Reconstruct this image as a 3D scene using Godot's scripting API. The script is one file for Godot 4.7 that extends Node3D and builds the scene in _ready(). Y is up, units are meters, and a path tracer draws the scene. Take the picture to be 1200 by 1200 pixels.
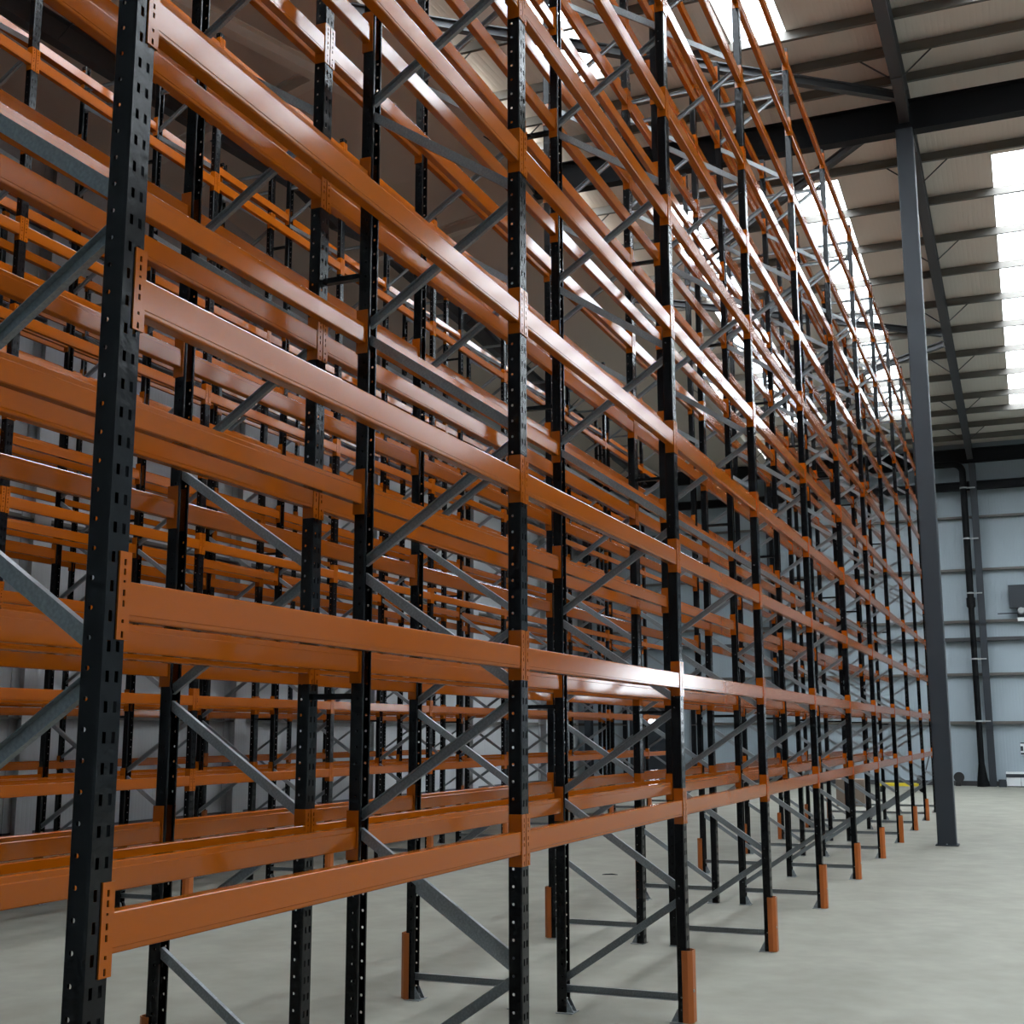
extends Node3D
# A warehouse hall with five rows of orange and black pallet racking under a pitched roof with rooflights.
# x runs across the rack rows, -z along them, y up; metres.

const BAY := 2.8
const Z_FIRST := -2.503        # near edge of the first upright of every row
const FRAMES := 11
const LEVELS := 11
const LEVEL_FIRST := 1.448     # top of the lowest beam connectors
const LEVEL_STEP := 0.8187
const DEPTH := 0.88            # depth of an upright frame
const UP_W := 0.09             # upright width along the row
const UP_D := 0.065            # upright depth across the row
const UP_H := 9.69
const PITCH := 0.0755          # punching of the uprights
const RIDGE_Z := -22.2
const RIDGE_H := 13.5          # underside of the roof sheets at the ridge
const SLOPE := 0.071
const FAR_Z := -46.0
const NEAR_Z := 2.0
const LEFT_X := -16.1
const RIGHT_X := 20.4
const DOORS := [[-14.15, -11.65, 3.3], [6.9, 10.3, 4.45]]   # openings in the far wall: from, to, height; the second stands open
const RAFTERS := [-15.6, -8.5, -1.4, 5.7, 12.8, 19.9]

var M := {}
var used := {}

# ------------------------------------------------------------------ helpers
func srgb(r: float, g: float, b: float) -> Color:
	return Color(r / 255.0, g / 255.0, b / 255.0)

func mat(called: String, c: Color, rough: float, metal := 0.0) -> StandardMaterial3D:
	var m := StandardMaterial3D.new()
	m.resource_name = called
	m.albedo_color = c
	m.roughness = rough
	m.metallic = metal
	M[called] = m
	return m

func noise_texture(freq: float, seed_: int, size: int, octaves: int, lo: Color, hi: Color, normal := false, bump := 4.0) -> NoiseTexture2D:
	var n := FastNoiseLite.new()
	n.seed = seed_
	n.noise_type = FastNoiseLite.TYPE_SIMPLEX_SMOOTH
	n.frequency = freq
	n.fractal_octaves = octaves
	var t := NoiseTexture2D.new()
	t.width = size
	t.height = size
	t.seamless = true
	t.noise = n
	t.generate_mipmaps = true
	if normal:
		t.as_normal_map = true
		t.bump_strength = bump
	else:
		var g := Gradient.new()
		g.set_color(0, lo)
		g.set_color(1, hi)
		t.color_ramp = g
	return t

func numbered(called: String) -> String:
	if not used.has(called):
		used[called] = 0
		return called
	used[called] += 1
	return "%s_%03d" % [called, used[called]]

func new_st() -> SurfaceTool:
	var st := SurfaceTool.new()
	st.begin(Mesh.PRIMITIVE_TRIANGLES)
	return st

func tri(st: SurfaceTool, a: Vector3, b: Vector3, c: Vector3, n: Vector3) -> void:
	# front faces run clockwise: turn the triangle so that it faces n
	if (b - a).cross(c - a).dot(n) > 0.0:
		var t := b
		b = c
		c = t
	for p: Vector3 in [a, b, c]:
		st.set_normal(n)
		st.add_vertex(p)

func quad(st: SurfaceTool, a: Vector3, b: Vector3, c: Vector3, d: Vector3, n: Vector3) -> void:
	tri(st, a, b, c, n)
	tri(st, a, c, d, n)

func add_box(st: SurfaceTool, lo: Vector3, hi: Vector3, t := Transform3D.IDENTITY) -> void:
	var p: Array[Vector3] = []
	for i in 8:
		p.append(t * Vector3(hi.x if i & 1 else lo.x, hi.y if i & 2 else lo.y, hi.z if i & 4 else lo.z))
	var b := t.basis.orthonormalized()
	quad(st, p[0], p[2], p[6], p[4], -b.x)
	quad(st, p[1], p[3], p[7], p[5], b.x)
	quad(st, p[0], p[1], p[5], p[4], -b.y)
	quad(st, p[2], p[3], p[7], p[6], b.y)
	quad(st, p[0], p[1], p[3], p[2], -b.z)
	quad(st, p[4], p[5], p[7], p[6], b.z)

# a closed outline in the (x, y) plane of t, drawn along its z from z0 to z1; outline runs counter-clockwise
func extrude(st: SurfaceTool, outline: PackedVector2Array, z0: float, z1: float, t := Transform3D.IDENTITY) -> void:
	var n := outline.size()
	if not Geometry2D.is_polygon_clockwise(outline):
		pass
	else:
		outline = outline.duplicate()
		outline.reverse()
	# Geometry2D counts y downwards; make sure the outline is counter-clockwise for y up
	var area := 0.0
	for i in n:
		area += outline[i].cross(outline[(i + 1) % n])
	if area < 0.0:
		outline.reverse()
	for i in n:
		var a := outline[i]
		var b := outline[(i + 1) % n]
		var nn := (t.basis * Vector3(b.y - a.y, a.x - b.x, 0)).normalized()
		quad(st, t * Vector3(a.x, a.y, z0), t * Vector3(b.x, b.y, z0), t * Vector3(b.x, b.y, z1), t * Vector3(a.x, a.y, z1), nn)
	var idx := Geometry2D.triangulate_polygon(outline)
	for k in range(0, idx.size(), 3):
		for z: float in [z0, z1]:
			var p: Array[Vector3] = []
			for j in 3:
				p.append(t * Vector3(outline[idx[k + j]].x, outline[idx[k + j]].y, z))
			tri(st, p[0], p[1], p[2], (t.basis.z * signf(z - (z0 + z1) / 2.0)).normalized())

# a round bar or pipe through a list of points, radius per point
func add_tube(st: SurfaceTool, pts: Array, radii: Array, sides := 14, caps := true) -> void:
	var rings := []
	var norms := []
	var side := Vector3.ZERO
	for i in pts.size():
		var d: Vector3 = ((pts[mini(i + 1, pts.size() - 1)] as Vector3) - (pts[maxi(i - 1, 0)] as Vector3)).normalized()
		if side == Vector3.ZERO:
			side = d.cross(Vector3.UP if absf(d.y) < 0.9 else Vector3.RIGHT).normalized()
		side = (side - d * side.dot(d)).normalized()
		var up := d.cross(side)
		var ring := []
		var nr := []
		for k in sides:
			var a := TAU * k / sides
			var o := side * cos(a) + up * sin(a)
			ring.append((pts[i] as Vector3) + o * (radii[i] as float))
			nr.append(o)
		rings.append(ring)
		norms.append(nr)
	for i in pts.size() - 1:
		for k in sides:
			var k2 := (k + 1) % sides
			var corners := [[i, k], [i, k2], [i + 1, k2], [i + 1, k]]
			var order := [0, 1, 2, 0, 2, 3]
			var pa: Vector3 = rings[i][k]
			var pb: Vector3 = rings[i][k2]
			var pc: Vector3 = rings[i + 1][k2]
			var flip := (pb - pa).cross(pc - pa).dot(norms[i][k]) > 0.0
			if flip:
				order = [0, 2, 1, 0, 3, 2]
			for o: int in order:
				var c: Array = corners[o]
				st.set_normal(norms[c[0]][c[1]])
				st.add_vertex(rings[c[0]][c[1]])
	if caps:
		for e: int in [0, pts.size() - 1]:
			var out: Vector3 = ((pts[e] as Vector3) - (pts[1 if e == 0 else e - 1] as Vector3)).normalized()
			for k in sides:
				tri(st, pts[e], rings[e][k], rings[e][(k + 1) % sides], out)

func instance(called: String, mesh: Mesh, m: Material, parent: Node, t := Transform3D.IDENTITY) -> MeshInstance3D:
	var o := MeshInstance3D.new()
	o.name = called
	o.mesh = mesh
	o.material_override = m
	o.cast_shadow = GeometryInstance3D.SHADOW_CASTING_SETTING_ON
	parent.add_child(o, true)
	o.transform = t
	return o

func build(called: String, st: SurfaceTool, m: Material, parent: Node, t := Transform3D.IDENTITY) -> MeshInstance3D:
	return instance(called, st.commit(), m, parent, t)

func thing(called: String, label: String, category: String, at := Vector3.ZERO, group := "", kind := "") -> Node3D:
	var o := Node3D.new()
	o.name = numbered(called)
	add_child(o)
	o.position = at
	o.set_meta("label", label)
	o.set_meta("category", category)
	if group:
		o.set_meta("group", group)
	if kind:
		o.set_meta("kind", kind)
	return o

func sheet_h(z: float) -> float:
	return RIDGE_H - SLOPE * absf(z - RIDGE_Z)

# ------------------------------------------------------------------ camera, sky, light
func set_the_view() -> void:
	var cam := Camera3D.new()
	cam.name = "camera"
	add_child(cam)
	cam.position = Vector3(0, 1.807, 0)
	cam.rotation_order = EULER_ORDER_YXZ
	cam.rotation = Vector3(0.17426, 0.38863, -0.00223)
	cam.fov = 44.467
	cam.near = 0.05
	cam.far = 200.0
	cam.current = true
	var e := Environment.new()
	var sky := Sky.new()
	var sm := ProceduralSkyMaterial.new()
	sm.sky_top_color = Color(0.93, 0.97, 1.0)
	sm.sky_horizon_color = Color(0.93, 0.97, 1.0)
	sm.ground_bottom_color = Color(0.35, 0.36, 0.36)
	sm.ground_horizon_color = Color(0.35, 0.36, 0.36)
	sm.sky_energy_multiplier = 8.0
	sky.sky_material = sm
	e.background_mode = Environment.BG_SKY
	e.sky = sky
	e.tonemap_mode = Environment.TONE_MAPPER_LINEAR
	e.tonemap_exposure = 0.205
	e.sdfgi_enabled = true
	e.ssao_enabled = true
	e.ssil_enabled = true
	var we := WorldEnvironment.new()
	we.name = "environment"
	we.environment = e
	add_child(we)

# ------------------------------------------------------------------ materials
func make_materials() -> void:
	var o := mat("orange_paint", srgb(154, 76, 6), 0.12)
	o.metallic_specular = 0.42
	o.uv1_triplanar = true
	o.uv1_scale = Vector3(3, 3, 3)
	o.normal_enabled = true
	o.normal_texture = noise_texture(0.02, 3, 256, 3, Color.BLACK, Color.WHITE, true, 1.0)
	o.normal_scale = 0.06
	var g := mat("guard_orange", srgb(160, 84, 30), 0.4)
	g.metallic_specular = 0.5
	var b := mat("black_paint", srgb(10, 11, 13), 0.17)
	b.metallic_specular = 0.32
	b.uv1_triplanar = true
	b.uv1_scale = Vector3(2.2, 2.2, 2.2)
	b.normal_enabled = true
	b.normal_texture = noise_texture(0.025, 8, 256, 3, Color.BLACK, Color.WHITE, true, 3.0)
	b.normal_scale = 0.12
	mat("black_steel", srgb(22, 23, 26), 0.55).metallic_specular = 0.25
	var z := mat("galvanised", srgb(160, 166, 168), 0.32, 0.3)
	z.uv1_triplanar = true
	z.uv1_scale = Vector3(4, 4, 4)
	z.albedo_texture = noise_texture(0.05, 21, 256, 3, Color(0.82, 0.82, 0.82), Color(1, 1, 1))
	var zp := mat("galvanised_purlin", srgb(104, 100, 94), 0.45, 0.3)
	zp.uv1_triplanar = true
	mat("dark_steel", srgb(62, 62, 64), 0.55)
	mat("pale_steel", srgb(238, 230, 218), 0.6)  # steel whose pale colour stands for light on the undersides
	mat("ceiling_lining", srgb(228, 214, 200), 0.65)
	mat("column_paint", srgb(30, 36, 43), 0.5)
	mat("pipe_black", srgb(11, 12, 14), 0.5).metallic_specular = 0.25
	mat("clip_grey", srgb(170, 172, 172), 0.5)
	var f := mat("concrete", Color(1, 1, 1), 0.62)
	f.metallic_specular = 0.35
	f.uv1_triplanar = true
	f.uv1_world_triplanar = true
	f.uv1_scale = Vector3(0.085, 0.085, 0.085)
	f.albedo_texture = noise_texture(0.012, 5, 1024, 6, srgb(134, 132, 121), srgb(152, 150, 139))
	f.detail_enabled = true
	f.detail_blend_mode = BaseMaterial3D.BLEND_MODE_MUL
	f.detail_uv_layer = BaseMaterial3D.DETAIL_UV_1
	f.detail_albedo = noise_texture(0.09, 17, 512, 4, Color(0.94, 0.94, 0.94), Color(1, 1, 1))
	var r := mat("roof_lining", srgb(250, 242, 231), 0.6)
	var w := mat("wall_lining", srgb(158, 170, 177), 0.55)
	var gl := mat("gable_lining", srgb(192, 193, 194), 0.55)  # lining sheet with extra brightness put into the colour for the left wall
	var ribs := rib_normal()
	for m: StandardMaterial3D in [r, w, gl]:
		m.uv1_triplanar = true
		m.uv1_world_triplanar = true
		m.uv1_scale = Vector3(1, 1, 1)
		m.normal_enabled = true
		m.normal_scale = 0.5
	r.normal_texture = ribs
	w.normal_texture = ribs
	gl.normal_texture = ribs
	var p := mat("rooflight_pane", Color(0.95, 0.97, 1.0, 0.16), 0.05)
	p.transparency = BaseMaterial3D.TRANSPARENCY_ALPHA
	mat("cardboard", srgb(132, 116, 102), 0.8)
	mat("white_paint", srgb(225, 228, 228), 0.5)
	mat("yellow_paint", srgb(214, 190, 40), 0.45)
	mat("dark_plastic", srgb(38, 44, 50), 0.5)
	mat("rubber", srgb(24, 24, 25), 0.8)
	var sc := mat("strip_curtain", Color(0.62, 0.68, 0.7, 0.4), 0.2)  # added layer that weakens daylight through the open doorway
	sc.transparency = BaseMaterial3D.TRANSPARENCY_ALPHA
	var dw := mat("door_window", Color(0.95, 0.97, 1.0, 0.1), 0.05)
	dw.transparency = BaseMaterial3D.TRANSPARENCY_ALPHA

# fine ribs of profiled lining sheet, one metre of texture with ten ribs
func rib_normal() -> ImageTexture:
	var im := Image.create(256, 8, false, Image.FORMAT_RGB8)
	for x in 256:
		var ph := fposmod(x / 256.0 * 10.0, 1.0)
		var s := 0.0
		if ph < 0.08:
			s = 0.55
		elif ph > 0.3 and ph < 0.38:
			s = -0.55
		var n := Vector3(s, 0, 1).normalized()
		for y in 8:
			im.set_pixel(x, y, Color(n.x * 0.5 + 0.5, n.y * 0.5 + 0.5, n.z * 0.5 + 0.5))
	return ImageTexture.create_from_image(im)

# ------------------------------------------------------------------ racking pieces
# a flat face with rows of holes; o = lower corner, u across, n outward; cols = [[centre, width]], holes = [[y, height]]
func punched_face(st: SurfaceTool, o: Vector3, u: Vector3, n: Vector3, width: float, height: float, cols: Array, holes: Array, wall: float) -> void:
	var up := Vector3.UP
	var at := 0.0
	for c: Array in cols:
		var a: float = c[0] - c[1] / 2.0
		var b: float = c[0] + c[1] / 2.0
		quad(st, o + u * at, o + u * a, o + u * a + up * height, o + u * at + up * height, n)
		var y := 0.0
		for h: Array in holes:
			var lo: float = h[0] - h[1] / 2.0
			var hi: float = h[0] + h[1] / 2.0
			quad(st, o + u * a + up * y, o + u * b + up * y, o + u * b + up * lo, o + u * a + up * lo, n)
			var k := -n * wall
			quad(st, o + u * a + up * lo, o + u * a + up * hi, o + u * a + up * hi + k, o + u * a + up * lo + k, u)
			quad(st, o + u * b + up * lo, o + u * b + up * hi, o + u * b + up * hi + k, o + u * b + up * lo + k, -u)
			quad(st, o + u * a + up * lo, o + u * b + up * lo, o + u * b + up * lo + k, o + u * a + up * lo + k, up)
			quad(st, o + u * a + up * hi, o + u * b + up * hi, o + u * b + up * hi + k, o + u * a + up * hi + k, -up)
			y = hi
		quad(st, o + u * a + up * y, o + u * b + up * y, o + u * b + up * height, o + u * a + up * height, n)
		at = b
	quad(st, o + u * at, o + u * width, o + u * width + up * height, o + u * at + up * height, n)

# a strip with round holes
func drilled_face(st: SurfaceTool, o: Vector3, u: Vector3, n: Vector3, width: float, height: float, centre: float, r: float, ys: Array, wall: float) -> void:
	var up := Vector3.UP
	var a := centre - 0.009
	var b := centre + 0.009
	quad(st, o, o + u * a, o + u * a + up * height, o + up * height, n)
	quad(st, o + u * b, o + u * width, o + u * width + up * height, o + u * b + up * height, n)
	var y := 0.0
	for yc: float in ys:
		var lo := yc - 0.009
		var hi := yc + 0.009
		quad(st, o + u * a + up * y, o + u * b + up * y, o + u * b + up * lo, o + u * a + up * lo, n)
		var c := o + u * centre + up * yc
		for k in 8:
			var p: Array[Vector3] = []
			var q: Array[Vector3] = []
			for j in 2:
				var ang := TAU * (k + j) / 8.0
				var d := Vector2(cos(ang), sin(ang))
				var m := 0.009 / maxf(absf(d.x), absf(d.y))
				p.append(c + (u * d.x + up * d.y) * r)
				q.append(c + (u * d.x + up * d.y) * m)
			quad(st, p[0], q[0], q[1], p[1], n)
			var mid := (c - (p[0] + p[1]) / 2.0).normalized()
			quad(st, p[0], p[1], p[1] - n * wall, p[0] - n * wall, mid)
		y = hi
	quad(st, o + u * a + up * y, o + u * b + up * y, o + u * b + up * height, o + u * a + up * height, n)

# a perforated C-section post; its slotted face is at x = 0 and looks along +x, open at the back
func upright_mesh() -> ArrayMesh:
	var st := new_st()
	var w := UP_W
	var d := UP_D
	var c := 0.006
	var slots := []
	var dots := []
	var y := 0.06
	while y < UP_H - 0.04:
		slots.append([y, 0.028])
		dots.append(y + 0.02)
		y += PITCH
	punched_face(st, Vector3(0, 0, w / 2 - c), Vector3(0, 0, -1), Vector3.RIGHT, w - 2 * c, UP_H, [[0.022, 0.013], [w - 2 * c - 0.022, 0.013]], slots, 0.0025)
	for s: float in [-1.0, 1.0]:
		var zz := s * w / 2
		quad(st, Vector3(0, 0, zz - s * c), Vector3(-c, 0, zz), Vector3(-c, UP_H, zz), Vector3(0, UP_H, zz - s * c), Vector3(1, 0, s).normalized())
		drilled_face(st, Vector3(-c, 0, zz), Vector3.LEFT, Vector3(0, 0, s), d - 2 * c, UP_H, 0.034, 0.0066, dots, 0.0025)
		quad(st, Vector3(-d + c, 0, zz), Vector3(-d, 0, zz - s * c), Vector3(-d, UP_H, zz - s * c), Vector3(-d + c, UP_H, zz), Vector3(-1, 0, s).normalized())
		# back lip with its folded edge
		quad(st, Vector3(-d, 0, zz - s * c), Vector3(-d, 0, zz - s * 0.016), Vector3(-d, UP_H, zz - s * 0.016), Vector3(-d, UP_H, zz - s * c), Vector3.LEFT)
		quad(st, Vector3(-d, 0, zz - s * 0.016), Vector3(-d + 0.012, 0, zz - s * 0.016), Vector3(-d + 0.012, UP_H, zz - s * 0.016), Vector3(-d, UP_H, zz - s * 0.016), Vector3(0, 0, -s))
	return st.commit()

# box beam with a rolled lip along the foot of its face; length along z, centred; top edge at y = top, face at x = 0
func beam_shape(st: SurfaceTool, length: float, top: float) -> void:
	var h := 0.102
	var d := 0.048
	var c := 0.004
	var pts := PackedVector2Array([
		Vector2(-c, top), Vector2(-0.0012, top - 0.0012), Vector2(0, top - c),
		Vector2(0, top - h + 0.0165), Vector2(-0.0016, top - h + 0.0145), Vector2(-0.0016, top - h + 0.006), Vector2(-0.0026, top - h + 0.0028), Vector2(-0.0045, top - h + 0.0009), Vector2(-0.0075, top - h),
		Vector2(-d + c, top - h), Vector2(-d, top - h + c), Vector2(-d, top - 0.026), Vector2(-d + 0.0035, top - 0.0225), Vector2(-d + 0.0035, top - c), Vector2(-d + 0.0035 + c, top)])
	extrude(st, pts, -length / 2, length / 2)

# the hooked end bracket of a beam: plate against the side of the upright, slotted flange over its face; s = +1 at the near end
func connector_shape(st: SurfaceTool, s: float, half: float) -> void:
	var z0 := s * half
	add_box(st, Vector3(-0.058, -0.226, minf(z0, z0 - s * 0.005)), Vector3(0.004, 0.0, maxf(z0, z0 - s * 0.005)))
	# flange: over the face of the upright
	var reach := 0.041
	var holes := []
	for f: Array in [[0.06, 0.017], [0.21, 0.009], [0.41, 0.016], [0.53, 0.016], [0.66, 0.006], [0.77, 0.016], [0.88, 0.016]]:
		holes.append([f[0] * 0.226, f[1]])
	punched_face(st, Vector3(0.0045, -0.226, z0), Vector3(0, 0, s), Vector3.RIGHT, reach, 0.226, [[0.02, 0.0085]], holes, 0.004)
	quad(st, Vector3(0.0045, -0.226, z0 + s * reach), Vector3(0.0, -0.226, z0 + s * reach), Vector3(0.0, 0, z0 + s * reach), Vector3(0.0045, 0, z0 + s * reach), Vector3(0, 0, s))
	quad(st, Vector3(0.0045, 0, z0), Vector3(0, 0, z0), Vector3(0, 0, z0 + s * reach), Vector3(0.0045, 0, z0 + s * reach), Vector3.UP)
	quad(st, Vector3(0.0045, -0.226, z0), Vector3(0, -0.226, z0), Vector3(0, -0.226, z0 + s * reach), Vector3(0.0045, -0.226, z0 + s * reach), Vector3.DOWN)

# channel lying along +x, web upright
func brace_mesh(length: float) -> ArrayMesh:
	var st := new_st()
	var w := 0.046
	var f := 0.024
	var t := 0.0025
	var pts := PackedVector2Array([
		Vector2(-f / 2, -w / 2), Vector2(f / 2, -w / 2), Vector2(f / 2, -w / 2 + t), Vector2(-f / 2 + t, -w / 2 + t),
		Vector2(-f / 2 + t, w / 2 - t), Vector2(f / 2, w / 2 - t), Vector2(f / 2, w / 2), Vector2(-f / 2, w / 2)])
	# outline (x, y) -> (z, y), drawn along x
	extrude(st, pts, 0, length, Transform3D(Basis(Vector3(0, 0, 1), Vector3(0, 1, 0), Vector3(1, 0, 0)), Vector3.ZERO))
	return st.commit()

func foot_mesh() -> ArrayMesh:
	var st := new_st()
	add_box(st, Vector3(-0.115, 0.0, -0.065), Vector3(0.0, 0.006, 0.065))
	for s: float in [-1.0, 1.0]:
		var t := Transform3D(Basis.IDENTITY, Vector3(0, 0, s * 0.03))
		extrude(st, PackedVector2Array([Vector2(-0.112, 0.006), Vector2(-0.06, 0.006), Vector2(-0.06, 0.085), Vector2(-0.07, 0.085)]), -0.0025, 0.0025, t)
	return st.commit()

func anchor_mesh() -> ArrayMesh:
	var st := new_st()
	add_tube(st, [Vector3(-0.085, 0.006, 0), Vector3(-0.085, 0.016, 0)], [0.013, 0.013], 6)
	add_tube(st, [Vector3(-0.085, 0.016, 0), Vector3(-0.085, 0.04, 0)], [0.006, 0.006], 8)
	return st.commit()

func guard_mesh() -> ArrayMesh:
	var st := new_st()
	var o := [Vector2(-0.03, -0.058), Vector2(0.008, -0.058), Vector2(0.036, -0.036), Vector2(0.036, 0.036), Vector2(0.008, 0.058), Vector2(-0.03, 0.058)]
	var i := [Vector2(-0.03, 0.053), Vector2(0.006, 0.053), Vector2(0.031, 0.033), Vector2(0.031, -0.033), Vector2(0.006, -0.053), Vector2(-0.03, -0.053)]
	var pts := PackedVector2Array(o + i)
	# outline (x, y) -> (x, -z), drawn upwards
	extrude(st, pts, 0.0, 0.435, Transform3D(Basis(Vector3(1, 0, 0), Vector3(0, 0, -1), Vector3(0, 1, 0)), Vector3.ZERO))
	return st.commit()

var mesh := {}

func make_rack_meshes() -> void:
	mesh.upright = upright_mesh()
	var length := BAY - UP_W
	var half := length / 2
	var st := new_st()
	beam_shape(st, length - 0.01, -0.074)
	mesh.beam = st.commit()
	for s: int in [-1, 1]:
		st = new_st()
		connector_shape(st, s, half)
		mesh["connector%d" % s] = st.commit()
	st = new_st()
	beam_shape(st, length - 0.01, -0.074)
	connector_shape(st, -1, half)
	connector_shape(st, 1, half)
	mesh.beam_whole = st.commit()
	var across := DEPTH - 2 * 0.042
	var rise := 0.604 - 0.07
	mesh.brace = brace_mesh(Vector2(across, rise).length())
	mesh.brace_flat = brace_mesh(across)
	mesh.foot = foot_mesh()
	mesh.anchor = anchor_mesh()
	mesh.guard = guard_mesh()
	st = new_st()
	add_tube(st, [Vector3(0.036, 0.2, 0.028), Vector3(0.041, 0.2, 0.028)], [0.011, 0.009], 8)
	mesh.guard_bolt = st.commit()
	st = new_st()
	extrude(st, PackedVector2Array([Vector2(-0.014, -0.02), Vector2(0.014, -0.02), Vector2(0.014, 0.02), Vector2(-0.014, 0.02)]), 0.0, 1.0)
	mesh.spacer = st.commit()

func rack_row(label: String, xf: float, even_at_rear: bool, guard_front: bool, guard_rear: bool, fine: bool, spacer_to := 0.0) -> void:
	var rack := thing("pallet_rack", label, "pallet rack", Vector3(xf, 0, Z_FIRST), "rows of pallet racking")
	var turn := Basis(Vector3.UP, PI)
	var across := DEPTH - 2 * 0.042
	var rise := 0.604 - 0.07
	var tilt := atan2(rise, across)
	for n in FRAMES:
		var zc := -n * BAY - UP_W / 2
		var fr := Node3D.new()
		fr.name = "upright_frame"
		rack.add_child(fr, true)
		fr.position = Vector3(0, 0, zc)
		instance("upright", mesh.upright, M.black_paint, fr)
		instance("upright", mesh.upright, M.black_paint, fr, Transform3D(turn, Vector3(-DEPTH, 0, 0)))
		for j in 15:
			var lo := 0.175 + 0.604 * j + 0.035
			# node j at the rear when (j even) == even_at_rear
			var starts_rear := (j % 2 == 0) == even_at_rear
			var b := Basis(Vector3.BACK, tilt)
			var at := Vector3(-DEPTH + 0.042, lo, 0)
			if not starts_rear:
				b = Basis(Vector3.UP, PI) * Basis(Vector3.BACK, tilt)
				at = Vector3(-0.042, lo, 0)
			instance("brace", mesh.brace, M.galvanised, fr, Transform3D(b, at))
		for h: float in [0.15, 9.14, 9.41]:
			instance("brace", mesh.brace_flat, M.galvanised, fr, Transform3D(Basis.IDENTITY, Vector3(-DEPTH + 0.042, h, 0)))
		for side in 2:
			var t := Transform3D.IDENTITY if side == 0 else Transform3D(turn, Vector3(-DEPTH, 0, 0))
			instance("foot_plate", mesh.foot, M.galvanised, fr, t)
			if fine and n < 6:
				instance("anchor_bolt", mesh.anchor, M.galvanised, fr, t)
			if (guard_front and side == 0) or (guard_rear and side == 1):
				instance("column_guard", mesh.guard, M.guard_orange, fr, t.translated_local(Vector3(0, 0.0065, 0)))
				if fine and n < 7:
					instance("guard_bolt", mesh.guard_bolt, M.clip_grey, fr, t)
		if spacer_to != 0.0 and n < FRAMES:
			for h: float in [1.98, 4.1, 6.2, 8.3]:
				var b2 := Basis(Vector3(0, 1, 0), Vector3(0, 0, 1), Vector3(1, 0, 0))
				b2.z *= spacer_to - 0.0104
				instance("row_spacer", mesh.spacer, M.black_paint, fr, Transform3D(b2, Vector3(0.0052, h, 0)))
	for n in FRAMES - 1:
		var zm := -n * BAY - UP_W - (BAY - UP_W) / 2
		for k in LEVELS:
			var y := LEVEL_FIRST + k * LEVEL_STEP
			for side in 2:
				var t := Transform3D(Basis.IDENTITY if side == 0 else turn, Vector3(0 if side == 0 else -DEPTH, y, zm))
				if fine:
					var b := instance("beam", mesh.beam, M.orange_paint, rack, t)
					for s: int in [-1, 1]:
						instance("connector", mesh["connector%d" % s], M.orange_paint, b)
				else:
					instance("beam", mesh.beam_whole, M.orange_paint, rack, t)

# ------------------------------------------------------------------ the hall
func i_outline(w: float, h: float, tf: float, tw: float) -> PackedVector2Array:
	return PackedVector2Array([
		Vector2(-w / 2, -h / 2), Vector2(w / 2, -h / 2), Vector2(w / 2, -h / 2 + tf), Vector2(tw / 2, -h / 2 + tf),
		Vector2(tw / 2, h / 2 - tf), Vector2(w / 2, h / 2 - tf), Vector2(w / 2, h / 2), Vector2(-w / 2, h / 2),
		Vector2(-w / 2, h / 2 - tf), Vector2(-tw / 2, h / 2 - tf), Vector2(-tw / 2, -h / 2 + tf), Vector2(-w / 2, -h / 2 + tf)])

# an I-section from a to b; web stands in the plane of the bar and `up`
func i_bar(st: SurfaceTool, a: Vector3, b: Vector3, w: float, h: float, up := Vector3.UP, tf := 0.02, tw := 0.014) -> void:
	var z := (b - a).normalized()
	var x := up.cross(z).normalized()
	var y := z.cross(x)
	extrude(st, i_outline(w, h, tf, tw), 0, a.distance_to(b), Transform3D(Basis(x, y, z), a))

func build_hall() -> void:
	# floor
	var floor_ := thing("floor", "pale grey power-floated concrete floor", "floor", Vector3.ZERO, "", "structure")
	var st := new_st()
	add_box(st, Vector3(LEFT_X - 0.2, -0.3, FAR_Z - 0.2), Vector3(RIGHT_X + 0.2, 0.0, NEAR_Z + 0.2))
	build("slab", st, M.concrete, floor_)
	build_walls()
	build_roof()

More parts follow.
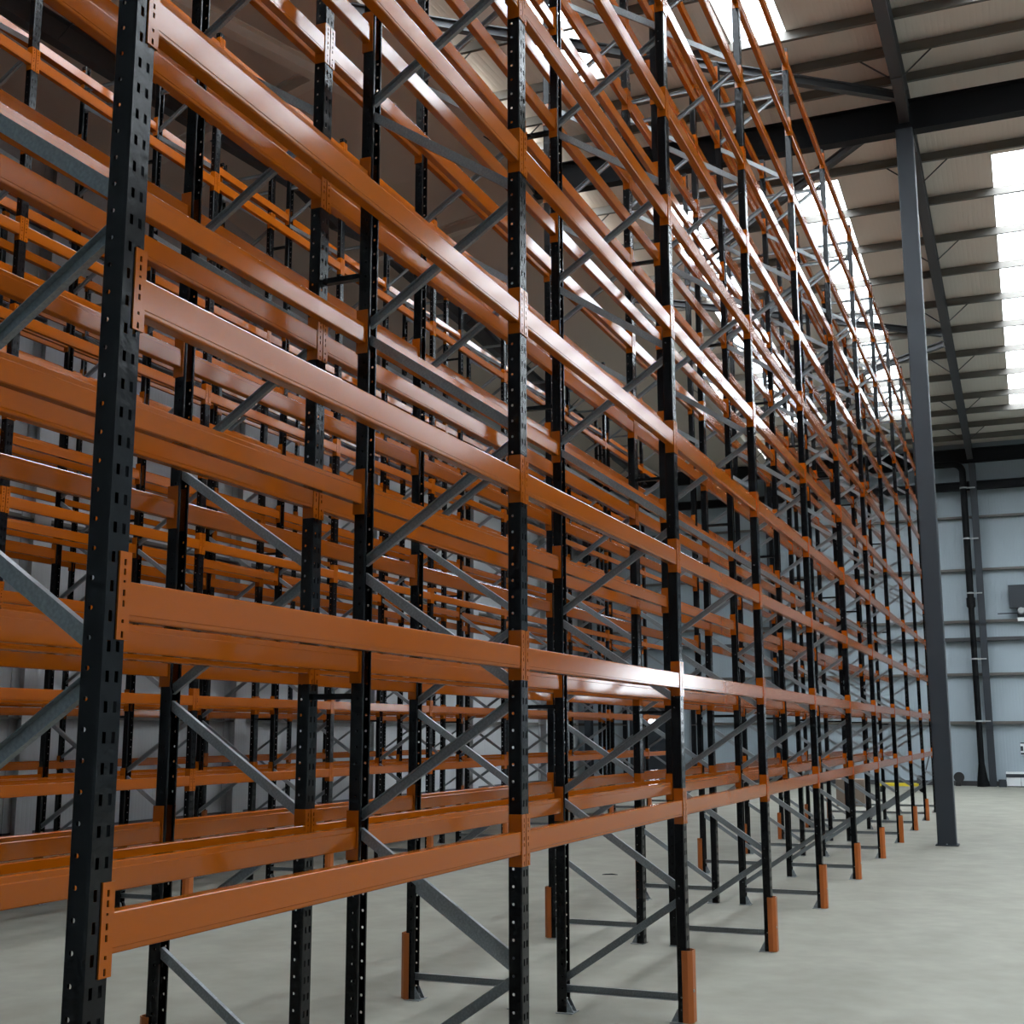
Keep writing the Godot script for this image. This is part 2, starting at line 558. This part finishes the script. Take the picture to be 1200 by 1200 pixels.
func build_walls() -> void:
	var wall := thing("wall_far", "far end wall of pale grey lining sheets with dark rails", "wall", Vector3(0, 0, FAR_Z), "", "structure")
	var eaves := sheet_h(FAR_Z)
	var st := new_st()
	add_box(st, Vector3(0.0, 0.16, -0.08), Vector3(1.011, eaves + 0.02, 0.0))
	var panel := st.commit()
	var x := LEFT_X
	while x < RIGHT_X - 0.5:
		var foot := 0.0
		for q: Array in DOORS:
			if x + 0.5 > q[0] and x + 0.5 < q[1]:
				foot = q[2]
		if foot == 0.0:
			instance("cladding_panel", panel, M.wall_lining, wall, Transform3D(Basis.IDENTITY, Vector3(x, 0, 0)))
		else:
			st = new_st()
			add_box(st, Vector3(x, foot, -0.08), Vector3(x + 1.011, eaves + 0.02, 0.0))
			build("cladding_panel", st, M.wall_lining, wall)
		x += 1.0139
	var solid := [[LEFT_X - 0.1, DOORS[0][0]], [DOORS[0][1], DOORS[1][0]], [DOORS[1][1], RIGHT_X + 0.1]]
	for q: Array in solid:
		st = new_st()
		add_box(st, Vector3(q[0], -0.02, -0.1), Vector3(q[1], 0.16, 0.04))
		build("kerb", st, M.dark_steel, wall)
		st = new_st()
		add_box(st, Vector3(q[0], -0.1, -0.2), Vector3(q[1], eaves + 0.3, -0.1))
		build("outer_skin", st, M.wall_lining, wall)
	for q: Array in DOORS:
		st = new_st()
		add_box(st, Vector3(q[0], q[2], -0.2), Vector3(q[1], eaves + 0.3, -0.1))
		build("outer_skin", st, M.wall_lining, wall)
	var rail := new_st()
	var c := PackedVector2Array([Vector2(0, -0.05), Vector2(0.15, -0.05), Vector2(0.15, -0.02), Vector2(0.146, -0.02), Vector2(0.146, -0.046), Vector2(0.004, -0.046), Vector2(0.004, 0.05), Vector2(0, 0.05)])
	var along := Transform3D(Basis(Vector3(0, 0, 1), Vector3(0, 1, 0), Vector3(1, 0, 0)), Vector3.ZERO)
	extrude(rail, c, LEFT_X + 0.3, RIGHT_X - 0.3, along)
	var rail_mesh := rail.commit()
	for h: float in [2.1, 3.73, 5.54, 7.33, 9.18]:
		if h > 4.5:
			instance("sheeting_rail", rail_mesh, M.galvanised_purlin, wall, Transform3D(Basis.IDENTITY, Vector3(0, h, 0)))
			continue
		for q: Array in (solid if h < 3.3 else [[LEFT_X, DOORS[1][0]], [DOORS[1][1], RIGHT_X]]):
			rail = new_st()
			extrude(rail, c, q[0], q[1], along)
			build("sheeting_rail", rail, M.galvanised_purlin, wall, Transform3D(Basis.IDENTITY, Vector3(0, h, 0)))
	st = new_st()
	add_box(st, Vector3(LEFT_X + 0.3, 4.86, 0.0), Vector3(RIGHT_X - 0.3, 4.98, 0.2))
	build("wind_rail", st, M.dark_steel, wall)
	st = new_st()
	i_bar(st, Vector3(LEFT_X + 0.3, 10.24, 0.3), Vector3(RIGHT_X - 0.3, 10.24, 0.3), 0.2, 0.3)
	build("tie_beam", st, M.black_steel, wall)
	st = new_st()
	i_bar(st, Vector3(LEFT_X + 0.3, 11.32, 0.25), Vector3(RIGHT_X - 0.3, 11.32, 0.25), 0.2, 0.5)
	build("eaves_beam", st, M.black_steel, wall)
	for r: float in RAFTERS:
		st = new_st()
		i_bar(st, Vector3(r + 0.05, 0, 0.38), Vector3(r + 0.05, 11.0, 0.38), 0.22, 0.4, Vector3(0, 0, 1))
		build("stanchion", st, M.column_paint, wall)

	# left-hand gable wall
	wall = thing("wall_left", "long gable wall of grey lining sheets seen behind the racks", "wall", Vector3(LEFT_X, 0, 0), "", "structure")
	var z := NEAR_Z
	while z > FAR_Z + 0.1:
		st = new_st()
		var h0 := sheet_h(z)
		var h1 := sheet_h(z - 1.0)
		extrude(st, PackedVector2Array([Vector2(0.002, 0.16), Vector2(0.998, 0.16), Vector2(0.998, h1 + 0.02), Vector2(0.002, h0 + 0.02)]), -0.08, 0.0, Transform3D(Basis(Vector3(0, 0, -1), Vector3(0, 1, 0), Vector3(1, 0, 0)), Vector3(0, 0, z)))
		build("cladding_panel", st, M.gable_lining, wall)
		z -= 1.0
	st = new_st()
	add_box(st, Vector3(-0.1, -0.02, FAR_Z), Vector3(0.03, 0.16, NEAR_Z))
	build("kerb", st, M.dark_steel, wall)
	st = new_st()
	add_box(st, Vector3(-0.2, -0.1, FAR_Z - 0.1), Vector3(-0.1, 13.9, NEAR_Z + 0.1))
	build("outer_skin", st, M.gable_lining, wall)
	rail = new_st()
	extrude(rail, c, FAR_Z + 0.3, NEAR_Z - 0.3)
	rail_mesh = rail.commit()
	for h: float in [2.1, 3.73, 5.54, 7.33, 9.18, 10.9]:
		instance("sheeting_rail", rail_mesh, M.galvanised_purlin, wall, Transform3D(Basis.IDENTITY, Vector3(0, h, 0)))
	for zz: float in [-41.9, -35.6, -29.3, -23.1, -16.9, -10.6, -4.3]:
		st = new_st()
		i_bar(st, Vector3(0.16, 0, zz), Vector3(0.16, sheet_h(zz) - 0.6, zz), 0.4, 0.3, Vector3(1, 0, 0))
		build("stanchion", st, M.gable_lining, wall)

	for side in 2:
		wall = thing("wall_right" if side == 0 else "wall_near", "plain gable wall on the open side of the hall" if side == 0 else "plain lining-sheet wall behind the camera", "wall", Vector3.ZERO, "", "structure")
		st = new_st()
		if side == 0:
			add_box(st, Vector3(RIGHT_X, -0.1, FAR_Z - 0.1), Vector3(RIGHT_X + 0.2, 13.9, NEAR_Z + 0.2))
		else:
			add_box(st, Vector3(LEFT_X - 0.2, -0.1, NEAR_Z), Vector3(RIGHT_X + 0.2, sheet_h(NEAR_Z) + 0.3, NEAR_Z + 0.2))
		build("lining", st, M.wall_lining, wall)

func build_roof() -> void:
	var roof := thing("ceiling", "pitched warehouse roof of beige lining sheets with white rooflights", "ceiling", Vector3.ZERO, "", "structure")
	# panels: sheets of each bay and slope, rooflights between them
	var bounds := [[0.0, 0.705, 0], [0.705, 1.41, 0], [1.41, 2.36, 1], [2.36, 3.455, 0], [3.455, 4.55, 0], [4.55, 5.47, 1], [5.47, 6.285, 0], [6.285, 7.1, 0]]
	for s in 2:
		var z_end := FAR_Z - 0.15 if s == 0 else NEAR_Z + 0.15
		var light := [-25.55, -42.1] if s == 0 else [-19.6, -2.4]
		for bay in range(-1, 6):
			for p: Array in bounds:
				var x0: float = -15.6 + bay * 7.1 + p[0]
				var x1: float = -15.6 + bay * 7.1 + p[1]
				x0 = maxf(x0, LEFT_X - 0.15)
				x1 = minf(x1, RIGHT_X + 0.15)
				if x1 - x0 < 0.02:
					continue
				if bay < 1:
					roof_sheet(roof, "roof_panel", x0, x1, RIDGE_Z, z_end, M.ceiling_lining, 0.06, -0.215)
				elif p[2] == 0 or bay > 4:
					roof_sheet(roof, "roof_panel", x0, x1, RIDGE_Z, z_end, M.roof_lining, 0.06)
				else:
					roof_sheet(roof, "roof_panel", x0, x1, RIDGE_Z, light[0], M.roof_lining, 0.06)
					roof_sheet(roof, "rooflight", x0, x1, light[0], light[1], M.rooflight_pane, 0.004)
					roof_sheet(roof, "roof_panel", x0, x1, light[1], z_end, M.roof_lining, 0.06)
	# purlins
	var zs := [-23.1]
	for i in 9:
		zs.append(-25.02 - 1.92 * i)
	zs.append_array([-41.9, -43.4, -44.8, -21.95, -20.75])
	for i in 9:
		zs.append(-19.46 + 1.92 * i)
	zs.append_array([-2.6, -1.1, 0.5])
	var d := 0.2
	var zed := PackedVector2Array([Vector2(-0.004, -d / 2 + 0.004), Vector2(-0.07, -d / 2 + 0.004), Vector2(-0.07, -d / 2), Vector2(0.0, -d / 2), Vector2(0.0, d / 2 - 0.004), Vector2(0.07, d / 2 - 0.004), Vector2(0.07, d / 2), Vector2(-0.004, d / 2)])
	var st := new_st()
	extrude(st, zed, -8.6, RIGHT_X - 0.02, Transform3D(Basis(Vector3(0, 0, -1), Vector3(0, 1, 0), Vector3(1, 0, 0)), Vector3.ZERO))
	var purlin := st.commit()
	for z: float in zs:
		instance("purlin", purlin, M.galvanised_purlin, roof, Transform3D(Basis.IDENTITY, Vector3(0, sheet_h(z) - d / 2 - 0.008, z)))
	# rafters, one length on each slope
	for r: float in [-13.2] + RAFTERS.slice(1):
		for e: float in [FAR_Z + 0.25, NEAR_Z - 0.1]:
			var a := Vector3(r, RIDGE_H - 0.43, RIDGE_Z)
			var b := Vector3(r, sheet_h(e) - 0.43, e)
			st = new_st()
			i_bar(st, a, b, 0.2, 0.42)
			build("rafter", st, M.pale_steel if r == -8.5 else M.dark_steel, roof)  # the pale one has its lit look painted in
			# haunch below the rafter at the ridge
			st = new_st()
			var s := signf(e - RIDGE_Z)
			extrude(st, PackedVector2Array([Vector2(0, -0.6), Vector2(0.0, -0.95), Vector2(1.5, -0.72), Vector2(1.5, -0.64)]), -0.09, 0.09, Transform3D(Basis(Vector3(0, 0, s), Vector3(0, 1, 0), Vector3(-s, 0, 0)), Vector3(r, RIDGE_H - 0.04, RIDGE_Z)))
			build("haunch", st, M.dark_steel, roof)
			# fly braces from the purlins to the foot of the rafter
			var i := 0
			for z: float in zs:
				if signf(z - RIDGE_Z) != s or absf(z - RIDGE_Z) < 1.3:
					continue
				i += 1
				if i % 2 == 0:
					continue
				for q: float in [-1.0, 1.0]:
					st = new_st()
					add_tube(st, [Vector3(r + q * 0.09, sheet_h(z) - 0.62, z), Vector3(r + q * 0.62, sheet_h(z) - 0.17, z)], [0.014, 0.014], 6)
					build("fly_brace", st, M.dark_steel, roof)
	# spine beam along the ridge
	st = new_st()
	i_bar(st, Vector3(-8.5, 12.635, -22.0), Vector3(RIGHT_X - 0.05, 12.635, -22.0), 0.24, 0.59)
	build("spine_beam", st, M.black_steel, roof)
	# wind bracing in the plane of the roof
	for q: Array in [
			[Vector3(-8.5, 12.2, -14.6), Vector3(-1.4, 12.75, -21.4)],
			[Vector3(-6.4, 12.45, -27.0), Vector3(-1.9, 12.75, -22.4)],
			[Vector3(-8.5, 12.4, -28.6), Vector3(-1.5, 12.0, -33.2)],
			[Vector3(-8.5, 11.5, -38.6), Vector3(-1.5, 11.9, -33.8)]]:
		st = new_st()
		i_bar(st, q[0], q[1], 0.12, 0.16)
		build("wind_brace", st, M.dark_steel, roof)
	for q: Array in [
			[Vector3(-11.5, 12.13, -10.4), Vector3(-9.6, 12.46, -18.0)],
			[Vector3(-10.05, 12.4, -16.3), Vector3(-14.5, 12.5, -17.9)],
			[Vector3(-8.6, 12.75, -23.0), Vector3(-13.5, 12.62, -24.2)]]:
		st = new_st()
		i_bar(st, q[0], q[1], 0.2, 0.24)
		build("wind_brace", st, M.pale_steel, roof)  # light from below put into their pale colour

func roof_sheet(parent: Node, called: String, x0: float, x1: float, z0: float, z1: float, m: Material, thick: float, lift := 0.0) -> void:
	var st := new_st()
	var h0 := sheet_h(z0) + lift
	var h1 := sheet_h(z1) + lift
	# outline in (z, y), drawn along x
	extrude(st, PackedVector2Array([Vector2(z0, h0), Vector2(z1, h1), Vector2(z1, h1 + thick), Vector2(z0, h0 + thick)]), x0, x1, Transform3D(Basis(Vector3(0, 0, 1), Vector3(0, 1, 0), Vector3(1, 0, 0)), Vector3.ZERO))
	build(called, st, m, parent)

func build_columns() -> void:
	for c: Array in [[-1.4, "dark blue-grey steel column standing on the aisle floor beside the front rack"]]:
		var t := thing("steel_column", c[1], "column", Vector3(c[0], 0, -21.93))
		var st := new_st()
		# hollow section: four walls with rounded corners
		var o := PackedVector2Array()
		var hw := 0.145
		for k in 4:
			for j in 4:
				var a := PI / 2 * k + PI / 6 * j
				var cc := Vector2(hw - 0.02, hw - 0.02) * Vector2(1 if k == 0 or k == 3 else -1, 1 if k < 2 else -1)
				o.append(cc + Vector2(cos(a), sin(a)) * 0.02)
		extrude(st, o, 0.0, 12.34, Transform3D(Basis(Vector3(1, 0, 0), Vector3(0, 0, -1), Vector3(0, 1, 0)), Vector3.ZERO))
		build("shaft", st, M.column_paint, t)
		st = new_st()
		add_box(st, Vector3(-0.175, 0.0, -0.175), Vector3(0.175, 0.02, 0.175))
		build("base_plate", st, M.column_paint, t)
		for i in 4:
			st = new_st()
			add_tube(st, [Vector3(0.16, 0.02, 0), Vector3(0.16, 0.035, 0)], [0.012, 0.012], 6)
			build("anchor_bolt", st, M.galvanised, t, Transform3D(Basis(Vector3.UP, PI / 2 * i), Vector3.ZERO))

func build_far_things() -> void:
	# downpipe on the far wall
	var t := thing("downpipe", "black rainwater downpipe on far wall, bent over at the top", "pipe", Vector3(-1.665, 0, FAR_Z + 0.72))
	var pts := [Vector3(-6.4, 10.96, 0)]
	for k in 7:
		var a := PI / 2 * k / 6.0
		pts.append(Vector3(-0.3 + 0.3 * sin(a), 10.66 + 0.3 * cos(a), 0))
	pts.append_array([Vector3(0, 6.25, 0)])
	var rr := []
	for p in pts:
		rr.append(0.115)
	var st := new_st()
	add_tube(st, pts, rr)
	build("pipe", st, M.pipe_black, t)
	st = new_st()
	add_tube(st, [Vector3(0, 6.3, 0), Vector3(0, 6.28, 0), Vector3(0, 6.0, 0), Vector3(0, 5.95, 0)], [0.12, 0.15, 0.15, 0.11])
	build("collar", st, M.pipe_black, t)
	st = new_st()
	add_tube(st, [Vector3(0, 6.0, 0), Vector3(0, 0.75, 0), Vector3(0, 0.3, 0), Vector3(0.02, 0.0, 0)], [0.1, 0.1, 0.16, 0.21])
	build("lower_pipe", st, M.pipe_black, t)
	for h: float in [10.1, 8.33, 6.45, 4.22, 2.15]:
		st = new_st()
		add_tube(st, [Vector3(0, h - 0.025, 0), Vector3(0, h + 0.025, 0)], [0.127, 0.127])
		add_box(st, Vector3(0.1, h - 0.02, -0.02), Vector3(0.38, h + 0.02, 0.02))
		build("clip", st, M.clip_grey, t)

	# dark unit high on the far wall
	t = thing("wall_unit", "dark grey box unit high on the far wall at the frame edge", "wall unit", Vector3(-0.2, 5.5, FAR_Z + 0.16))
	st = new_st()
	add_box(st, Vector3(-0.26, 0.42, 0.0), Vector3(0.26, 1.2, 0.3))
	build("casing", st, M.dark_plastic, t)
	st = new_st()
	add_tube(st, [Vector3(0.1, 0.33, 0.1), Vector3(0.1, 0.33, 0.32)], [0.13, 0.1])
	build("fan_inlet", st, M.clip_grey, t)
	st = new_st()
	add_box(st, Vector3(-0.03, 0.1, 0.0), Vector3(0.26, 0.42, 0.08))
	build("bracket", st, M.dark_plastic, t)
	st = new_st()
	add_tube(st, [Vector3(-0.65, 0.26, 0.05), Vector3(0.0, 0.26, 0.05)], [0.02, 0.02], 6)
	build("conduit", st, M.dark_plastic, t)
	st = new_st()
	add_box(st, Vector3(-0.03, -0.02, 0.0), Vector3(0.3, 0.1, 0.2))
	build("tray", st, M.white_paint, t)

	# notice board and low cabinet by the far wall
	t = thing("notice_board", "small black framed notice on the far wall above a white cabinet", "notice", Vector3(-0.33, 1.02, FAR_Z + 0.005))
	st = new_st()
	add_box(st, Vector3(-0.1, 0.0, 0.0), Vector3(0.4, 0.42, 0.02))
	build("board", st, M.white_paint, t)
	for b: Array in [[-0.1, 0.02, 0.4, 0.08], [-0.1, 0.38, 0.4, 0.42], [-0.1, 0.14, -0.02, 0.3]]:
		st = new_st()
		add_box(st, Vector3(b[0], b[1], 0.02), Vector3(b[2], b[3], 0.035))
		build("frame_bar", st, M.dark_plastic, t)
	t = thing("low_cabinet", "low white cabinet with a dark top edge against the far wall", "cabinet", Vector3(-0.5, 0, FAR_Z + 0.45))
	for i in 2:
		st = new_st()
		add_box(st, Vector3(-0.42 + i * 0.45, 0.03, -0.2), Vector3(0.01 + i * 0.45, 0.31, 0.2))
		build("body", st, M.white_paint, t)
	st = new_st()
	add_box(st, Vector3(-0.43, 0.31, -0.2), Vector3(0.48, 0.42, 0.215))
	build("dark_band", st, M.dark_plastic, t)
	st = new_st()
	add_box(st, Vector3(-0.43, 0.42, -0.21), Vector3(0.48, 0.48, 0.21))
	build("top", st, M.white_paint, t)
	st = new_st()
	add_box(st, Vector3(-0.4, 0.0, -0.17), Vector3(0.43, 0.03, 0.17))
	build("plinth", st, M.dark_plastic, t)

	# black crate beside the wall stanchion
	t = thing("plastic_crate", "low black crate on the floor between downpipe and white cabinet", "crate", Vector3(-1.05, 0, FAR_Z + 0.75))
	st = new_st()
	add_box(st, Vector3(-0.12, 0.0, -0.12), Vector3(0.12, 0.02, 0.12))
	build("base", st, M.dark_plastic, t)
	for i in 4:
		st = new_st()
		add_box(st, Vector3(-0.12, 0.02, 0.105), Vector3(0.12, 0.24, 0.12))
		build("side", st, M.dark_plastic, t, Transform3D(Basis(Vector3.UP, PI / 2 * i), Vector3.ZERO))
	# hose reel
	t = thing("hose_reel", "small round black reel at the foot of the far wall", "reel", Vector3(-2.42, 0, FAR_Z + 0.3))
	st = new_st()
	add_tube(st, [Vector3(0, 0.29, -0.08), Vector3(0, 0.29, 0.08)], [0.17, 0.17], 20)
	build("drum", st, M.rubber, t)
	st = new_st()
	add_box(st, Vector3(-0.12, 0.0, -0.1), Vector3(0.05, 0.14, 0.1))
	build("stand", st, M.rubber, t)

	# dock door with an oval vision panel in the far wall
	t = thing("door_1", "dark dock door with an oval window in the far wall behind the racks", "door", Vector3(-12.9, 0, FAR_Z - 0.08), "", "structure")
	for i in 7:
		var y0 := 0.47 * i
		st = new_st()
		if i == 4:
			# the leaf with the window: outline with an oval hole, as two halves
			for s: float in [-1.0, 1.0]:
				var o := PackedVector2Array([Vector2(-0.3, y0 + 0.47), Vector2(-0.3 + s * 0.95 if s < 0 else 1.25, y0 + 0.47), Vector2(-1.25 if s < 0 else 1.25, y0), Vector2(-0.3, y0)])
				o[1].x = -1.25 if s < 0 else 1.25
				for k in 9:
					var a := -PI / 2 + PI * k / 8.0
					o.append(Vector2(-0.3 + s * 0.2 * cos(a), 2.185 + 0.13 * sin(a)))
				extrude(st, o, 0.0, 0.05)
		else:
			add_box(st, Vector3(-1.25, y0, 0.0), Vector3(1.25, y0 + 0.47, 0.05))
		build("door_panel", st, M.dark_plastic, t)
	st = new_st()
	var oval := PackedVector2Array()
	for k in 20:
		oval.append(Vector2(-0.3 + 0.21 * cos(TAU * k / 20), 2.185 + 0.14 * sin(TAU * k / 20)))
	extrude(st, oval, 0.022, 0.028)
	build("window_pane", st, M.door_window, t)
	for s: float in [-1.0, 1.0]:
		st = new_st()
		add_box(st, Vector3(s * 1.32 - 0.08, 0, 0.08), Vector3(s * 1.32 + 0.08, 3.4, 0.2))
		build("jamb", st, M.black_steel, t)

	# open dock door in the far wall, daylight beyond
	t = thing("door_2", "dock door with its shutter rolled up behind a clear strip curtain", "door", Vector3((DOORS[1][0] + DOORS[1][1]) / 2, 0, FAR_Z + 0.02), "", "structure")
	var half: float = (DOORS[1][1] - DOORS[1][0]) / 2
	var head: float = DOORS[1][2]
	for s: float in [-1.0, 1.0]:
		st = new_st()
		add_box(st, Vector3(s * half - 0.06, 0, -0.22), Vector3(s * half + 0.06, head, 0.12))
		build("jamb", st, M.dark_steel, t)
	st = new_st()
	add_box(st, Vector3(-half, head - 0.06, -0.22), Vector3(half, head + 0.06, 0.12))
	build("head", st, M.dark_steel, t)
	st = new_st()
	add_tube(st, [Vector3(-half, head + 0.3, 0.3), Vector3(half, head + 0.3, 0.3)], [0.22, 0.22], 20)
	build("rolled_shutter", st, M.dark_plastic, t)
	var strips := 11  # unseen strips, added to soften the doorway glare on the beams
	for i in strips:
		var w := 2.0 * half / strips
		st = new_st()
		add_box(st, Vector3(-half + w * i - 0.02, 0.02, -0.1 + 0.012 * (i % 2)), Vector3(-half + w * (i + 1) + 0.02, head - 0.05, -0.096 + 0.012 * (i % 2)))
		build("curtain_strip", st, M.strip_curtain, t)

	# cardboard box in the second aisle
	t = thing("cardboard_box", "brown cardboard box on the floor behind the front racks", "box", Vector3(-4.3, 0, -32.7))
	t.rotation.y = 0.1
	st = new_st()
	add_box(st, Vector3(-0.34, 0.0, -0.35), Vector3(0.34, 0.64, 0.35))
	build("carton", st, M.cardboard, t)
	for s: float in [-1.0, 1.0]:
		st = new_st()
		add_box(st, Vector3(s * 0.17 - 0.168, 0.64, -0.35), Vector3(s * 0.17 + 0.168, 0.648, 0.35))
		build("flap", st, M.cardboard, t)

	# yellow pallet truck beyond the racks
	t = thing("pallet_truck", "yellow hand pallet truck on the floor beyond the rack end", "pallet truck", Vector3(-3.45, 0, -40.6))
	for s: float in [-1.0, 1.0]:
		st = new_st()
		add_box(st, Vector3(-1.1, 0.18, s * 0.2 - 0.08), Vector3(0.15, 0.26, s * 0.2 + 0.08))
		build("fork", st, M.yellow_paint, t)
		st = new_st()
		add_tube(st, [Vector3(-0.95, 0.09, s * 0.2 - 0.05), Vector3(-0.95, 0.09, s * 0.2 + 0.05)], [0.09, 0.09])
		build("roller", st, M.rubber, t)
	st = new_st()
	add_box(st, Vector3(0.1, 0.12, -0.22), Vector3(0.32, 0.5, 0.22))
	build("pump_body", st, M.dark_steel, t)
	st = new_st()
	add_tube(st, [Vector3(0.24, 0.1, -0.1), Vector3(0.24, 0.1, 0.1)], [0.1, 0.1])
	build("steering_wheel", st, M.rubber, t)
	st = new_st()
	add_tube(st, [Vector3(0.3, 0.45, 0), Vector3(0.5, 1.15, 0)], [0.02, 0.02], 8)
	build("handle", st, M.dark_steel, t)

	# scrap on the floor
	t = thing("metal_scrap", "small dark scrap of strip lying on the concrete between racks", "scrap", Vector3(-5.17, 0, -15.93))
	t.rotation.y = 0.25
	st = new_st()
	extrude(st, PackedVector2Array([Vector2(-0.1, 0), Vector2(0.1, 0), Vector2(0.1, 0.004), Vector2(0.03, 0.014), Vector2(-0.05, 0.01), Vector2(-0.1, 0.003)]), -0.02, 0.02)
	build("strip", st, M.black_steel, t)

func _ready() -> void:
	set_the_view()
	make_materials()
	build_hall()
	build_columns()
	make_rack_meshes()
	rack_row("front row of orange and black pallet racking along the open aisle", -2.129, true, true, false, true)
	rack_row("second row of pallet racking, back to back with the front row", -3.24, false, false, true, true, 0.231)
	rack_row("third row of pallet racking, facing the front pair across an aisle", -8.045, true, true, false, false)
	rack_row("fourth row of pallet racking, back to back with the third row", -9.155, false, false, true, false, 0.23)
	rack_row("last single row of pallet racking standing before the gable wall", -13.93, true, true, false, false)
	build_far_things()
